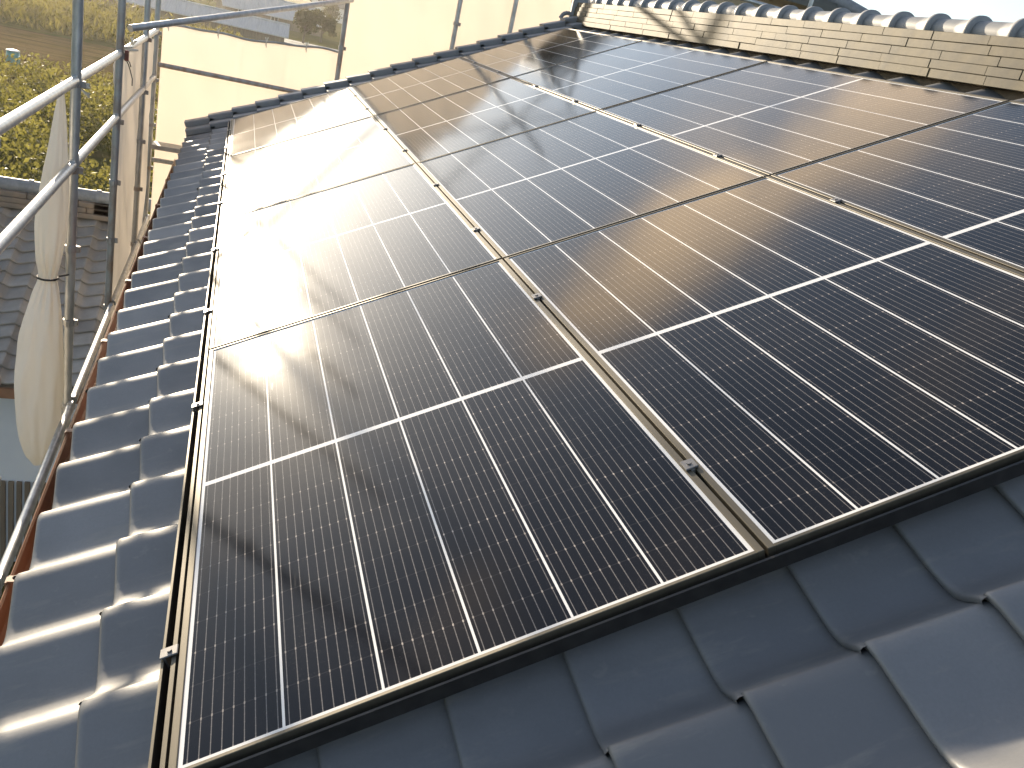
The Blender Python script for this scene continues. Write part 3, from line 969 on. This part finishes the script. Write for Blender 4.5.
# sheets
def cloth(name, x_axis, p0, width, top, bottom, nu, nv, wr, mat, seed, label):
    """hanging cloth: p0 + x_axis*s, from top(s) down to bottom, wrinkled along its normal"""
    ax = Vector(x_axis).normalized(); nr = Vector((-ax.y, ax.x, 0))
    r = np.random.default_rng(seed)
    ph = r.uniform(0, 6.28, 12)
    def fn(a, b):
        s = a * width
        zt_ = top(s)
        z = zt_ + (bottom - zt_) * b
        d = 1.5 * wr * (math.sin(2.1 * s + 1.3 * z + ph[0]) + .6 * math.sin(4.7 * s - 2.2 * z + ph[1]) + .35 * math.sin(9.0 * s + 3.1 * z + ph[2]) + .25 * math.sin(6.0 * z + 2 * s + ph[3]))
        for cs, ca in ((.46, .007), (.93, -.009), (1.37, .007)):        # old fold lines of the packed sheet
            f_ = (s - cs + .9 * 0) % 1.83
            d += ca * max(0, 1 - abs(f_ - .3) / .035)
        fz = (z + 5) % .62
        d += .006 * max(0, 1 - abs(fz - .3) / .03)
        d += wr * .5 * math.sin(17 * s + 7 * z + ph[4]) * math.exp(-b * 5)
        q = Vector(p0) + ax * s + nr * d
        return (q.x, q.y, z)
    mb = MB()
    mb.grid(fn, nu, nv)
    q = Vector(p0)
    o = mb.build(name, mat, None, (q.x, q.y, bottom))
    md = o.modifiers.new('thick', 'SOLIDIFY'); md.thickness = .002
    tag(o, label, 'sheet', 'cream sheets hung on the scaffold')
    return o, fn
lo_top = lambda s: .535 + .062 * s + .012 * math.sin(s * 5.2) + .006 * math.sin(s * 13)
lo, lofn = cloth('scaffold_sheet', (1, 0, 0), (SX + .05, FY + .03, 0), 1.76, lo_top, -4.5, 70, 90, .016, M_SHEET, 3, 'low cream sheet between the corner post and the next post, open above')
hi, hifn = cloth('scaffold_sheet', (1, 0, 0), (1.03, FY + .03, 0), 5.4, lambda s: 1.80 + .03 * math.sin(s * 3), -4.5, 140, 90, .018, M_SHEET, 5, 'tall cream sheet rising past the top of the frame beside the ridge')
lt, ltfn = cloth('scaffold_sheet', (0, 1, 0), (SX - .035, 6.0, 0), 2.78, lambda s: .36 + .07 * min(1, s) + .03 * math.sin(s * 4), -4.5, 90, 90, .018, M_SHEET, 9, 'narrow cream sheet seen edge on along the left scaffold posts')
# hem and ties of the low sheet
mb = MB()
pts = [lofn(k / 40, 0) for k in range(41)]
pts = [(x, y - .012, z + .006) for x, y, z in pts]
mb.path(pts, .011, 8)
o = mb.build('hem', M_BOARD, lo)
o.data.transform(Matrix.Translation(-lo.location))
for (f, m) in ((.03, lofn), (.30, lofn), (.57, lofn), (.80, lofn)):
    x, y, z = m(f, 0)
    mb = MB()
    mb.path([(x - .012, y - .02, z + .05), (x, y - .025, z + .01), (x + .004, y - .022, z - .05)], .005, 6)
    mb.path([(x + .014, y - .02, z + .055), (x, y - .026, z + .0), (x - .003, y - .02, z - .03)], .005, 6)
    mb.tube((x, y - .03, z - .006), (x, y - .005, z - .006), .010, 8)
    o = mb.build('tie', M_WHITECORD, lo)
    o.data.transform(Matrix.Translation(-lo.location))
# rolled sheet tied to the near post
BX, BY = -.852, 4.08
prof = [(-1.62, .02), (-1.58, .07), (-1.48, .105), (-1.35, .128), (-1.2, .138), (-1.05, .134), (-.9, .122), (-.78, .10), (-.69, .072), (-.635, .050), (-.61, .040), (-.585, .046), (-.54, .068), (-.45, .088), (-.30, .096), (-.15, .088), (0.0, .072), (.15, .055), (.30, .034), (.42, .016), (.47, .006)]
zz = np.array([p_[0] for p_ in prof]); rr_ = np.array([p_[1] for p_ in prof]) * np.where(zz < -.61, .86, .80)
zz = np.where(zz < -.61, -.61 + (zz + .61) * 1.10, zz)
zs_ = np.linspace(-1.72, .47, 110)
rs_ = np.interp(zs_, zz, rr_)
rs_ = np.convolve(np.pad(rs_, 2, mode='edge'), np.ones(5) / 5, 'valid')
def bag(a, b):
    i = round(b * 109)
    z, r = zs_[i], rs_[i]
    th = a * 2 * math.pi
    near_tie = math.exp(-((z + .61) / .16) ** 2)
    fold = .10 * math.sin(3 * th + 2.6 * z) + .085 * (1 - abs(math.sin(4.5 * th - 2.1 * z + 1))) + .045 * (1 - abs(math.sin(7 * th + 5.3 * z))) - .05 + near_tie * .20 * math.sin(11 * th + 1.5)
    fold += .035 * math.sin(21 * z + 2.2 * math.sin(2 * th + 1)) * (.4 + .6 * math.sin(th * 2 + z * 3) ** 2)
    q = r * (1 + fold)
    dx = .028 * math.sin((z + .2) * 1.6) - .02
    dy = -.17 * max(0, min(1, (-.62 - z) / .9)) + .05 * max(0, z)
    return (math.cos(th) * q + BX + dx, math.sin(th) * q * 1.05 + BY + dy, z)
mb = MB()
mb.ring(bag, 64, 109)
rb = mb.build('rolled_sheet', M_BAG, None, (BX, BY, -1.72))
tag(rb, 'white rolled sheet tied at the waist hanging on the near scaffold post', 'rolled sheet')
mb = MB()
for k in range(24):
    a0, a1 = k / 24 * 6.2832, (k + 1) / 24 * 6.2832
    mb.tube((BX - .04 + math.cos(a0) * .052 - .0, BY + .0 + math.sin(a0) * .052, -.612), (BX - .04 + math.cos(a1) * .052, BY + math.sin(a1) * .052, -.612), .006, 6)
mb.tube((BX - .0, BY + .03, -.612), (SX, 4.14, -.60), .006, 6)
o = mb.build('tie_cord', M_CORD, rb)
o.data.transform(Matrix.Translation(-rb.location))

# ------------------------------------------------------------------ neighbour's house on the left
NRY, NRZ, NEY, NEZ = 11.35, -2.22, 8.40, -3.40
nb = empty('tiled_outbuilding', (-5, 10.5, GZ), 'low neighbouring building with grey weathered tiles and white wall, left below', 'house')
NO = Vector((-5, 10.5, GZ))
def npnt(p): return tuple(Vector(p) - NO)
NX0, NX1 = -10.0, -1.02
na = math.atan2(NRZ - NEZ, NRY - NEY)
nrun = math.hypot(NRZ - NEZ, NRY - NEY)
npv = .272
def nfn(u, v, n):
    # u up the slope (+Y), waves along X
    y = NEY + u * math.cos(na) - n * math.sin(na)
    z = NEZ + u * math.sin(na) + n * math.cos(na)
    return npnt((NX0 + .27 + v, y, z))
mb, tones = tile_field(nfn, 14, int((NX1 - NX0) / npv), (nrun - .05) / 14, npv, .05, lift=.028, th=.024, jitter=.004)
nr_ = mb.build('roof', M_TILE_FAR, nb)
set_tone(nr_, tones)
mb = MB()
for s in (1, -1):
    y0 = NRY - (NRY - NEY - .02) * s
    a = [(NX0, y0, NEZ - .03), (NX1, y0, NEZ - .03), (NX1, NRY, NRZ - .03), (NX0, NRY, NRZ - .03)]
    mb.add([npnt(p) for p in a] + [npnt((x, y, z - .1)) for x, y, z in a], [(0, 1, 2, 3), (7, 6, 5, 4), (0, 4, 5, 1), (1, 5, 6, 2), (0, 3, 7, 4)])
mb.build('roof_deck', M_TIMBER, nb)
mb = MB()
y = NX0
for k in range(3):
    x = NX0 - .1 * k
    while x < NX1:
        L = .6
        mb.box(npnt((min(x + L / 2, NX1 - L / 2), NRY, NRZ + .05 + k * .07)), (L - .008, .36 - .03 * k, .066), bev=.006)
        x += L
nrd = mb.build('ridge', simple('old_ridge_tile', (0.24, 0.18, 0.13), (0.17, 0.14, 0.115), 6, .7), nb)
mb = MB()
x = NX0
while x < NX1 - .1:
    mb.tube(npnt((x, NRY, NRZ + .28)), npnt((x + .40, NRY, NRZ + .28)), .088, 14)
    mb.tube(npnt((x, NRY, NRZ + .28)), npnt((x + .05, NRY, NRZ + .28)), .104, 14)
    x += .40
mb.build('ridge_caps', M_CAP, nrd)
mb = MB()
wy = NEY + .35
mb.box(npnt(((NX0 + NX1) / 2 - .1, (wy + 2 * NRY - wy) / 2, (NEZ + GZ) / 2 + .0)), (NX1 - NX0 - .5, 2 * (NRY - wy), NEZ - .10 - GZ))
mb.build('wall', simple('blue_white_siding', (0.74, 0.75, 0.77), (0.68, 0.69, 0.72), 2, .6), nb)
mb = MB()
k = 0
x = NX0 + .3
while x < NX1 - .45:
    mb.box(npnt((x, wy - .02, (-4.80 + GZ) / 2)), (.055, .035, -4.80 - GZ), bev=.004)
    x += .085
mb.build('slatted_cladding', M_TIMBER, nb)
mb = MB()
mb.box(npnt(((NX0 + NX1) / 2, NEY + .0, NEZ - .09)), (NX1 - NX0, .03, .12))
mb.build('fascia', M_BROWN, nb)

# ------------------------------------------------------------------ dark roof seen over the ridge
t = empty('dark_roofed_house', (6.0, 15.55, GZ), 'tall neighbouring house whose dark tiled roof shows above the ridge', 'house')
mb = MB()
hx, hy, hw, hr = 2.2, 4.0, 8.85, 1.19
v = [(-hx, -hy, 0), (hx, -hy, 0), (hx, hy, 0), (-hx, hy, 0), (-hx, -hy, hw), (hx, -hy, hw), (hx, hy, hw), (-hx, hy, hw)]
mb.add(v, [(0, 1, 5, 4), (1, 2, 6, 5), (2, 3, 7, 6), (3, 0, 4, 7)])
mb.build('wall', M_WALL, t)
mb = MB()
o_ = .6
for q in range(24):                                # hip roof built of thin tile courses
    a0, a1 = q / 24, (q + 1) / 24
    def rect(a, dz):
        ex, ey = 2.82 - 2.8 * a, 4.6 - 2.8 * a
        z = hw - .25 + hr * a + dz
        return [(-ex, -ey, z), (ex, -ey, z), (ex, ey, z), (-ex, ey, z)]
    A, B, Cc = rect(a0, -.03), rect(a0, .045), rect(a1, 0)
    mb.add(A + B, [(i, (i + 1) % 4, 4 + (i + 1) % 4, 4 + i) for i in range(4)])
    mb.add(B + Cc, [(i, (i + 1) % 4, 4 + (i + 1) % 4, 4 + i) for i in range(4)])
rf = mb.build('roof', simple('dark_grey_tile', (0.075, 0.078, 0.075), (0.11, 0.11, 0.10), 5, .6), t)
mb = MB()
for (sx, sy) in ((-1, -1), (1, -1), (1, 1), (-1, 1)):
    mb.tube((sx * (hx + o_), sy * (hy + o_), hw - .2), (sx * .02, sy * 1.8, hw - .25 + hr + .05), .11, 8)
mb.tube((0, -1.9, hw - .25 + hr + .05), (0, 1.9, hw - .25 + hr + .05), .14, 10)
mb.build('hip_ridge', M_CAP, rf)
for k in (-1, 1):
    f = MB()
    for (a, cz, s, sz) in ((0, .6, 1.3, .08), (0, -.6, 1.3, .08), (-.61, 0, .08, 1.12), (.61, 0, .08, 1.12)):
        f.box((-hx - .03, k * 1.7 + a, 5.6 + cz), (.06, s, sz))
    fo = f.build('window', M_WHITEWALL, t)
    MB().box((-hx - .012, k * 1.7, 5.6), (.02, 1.14, 1.12)).build('pane', M_GLASS, fo)

# ------------------------------------------------------------------ evening haze
hb = MB()
hb.box((0, 1950, -1.0), (6100, 5200, 12.4))
hz = NG('evening_haze')
pv = hz.n('ShaderNodeVolumePrincipled')
pv.inputs['Color'].default_value = (0.96, 0.93, 0.88, 1)
pv.inputs['Density'].default_value = 0.0002
pv.inputs['Anisotropy'].default_value = 0.72
hz.t.links.new(pv.outputs[0], hz.out.inputs['Volume'])
tag(hb.build('haze', hz.m), 'thin golden evening haze over the field', 'haze', kind='stuff')
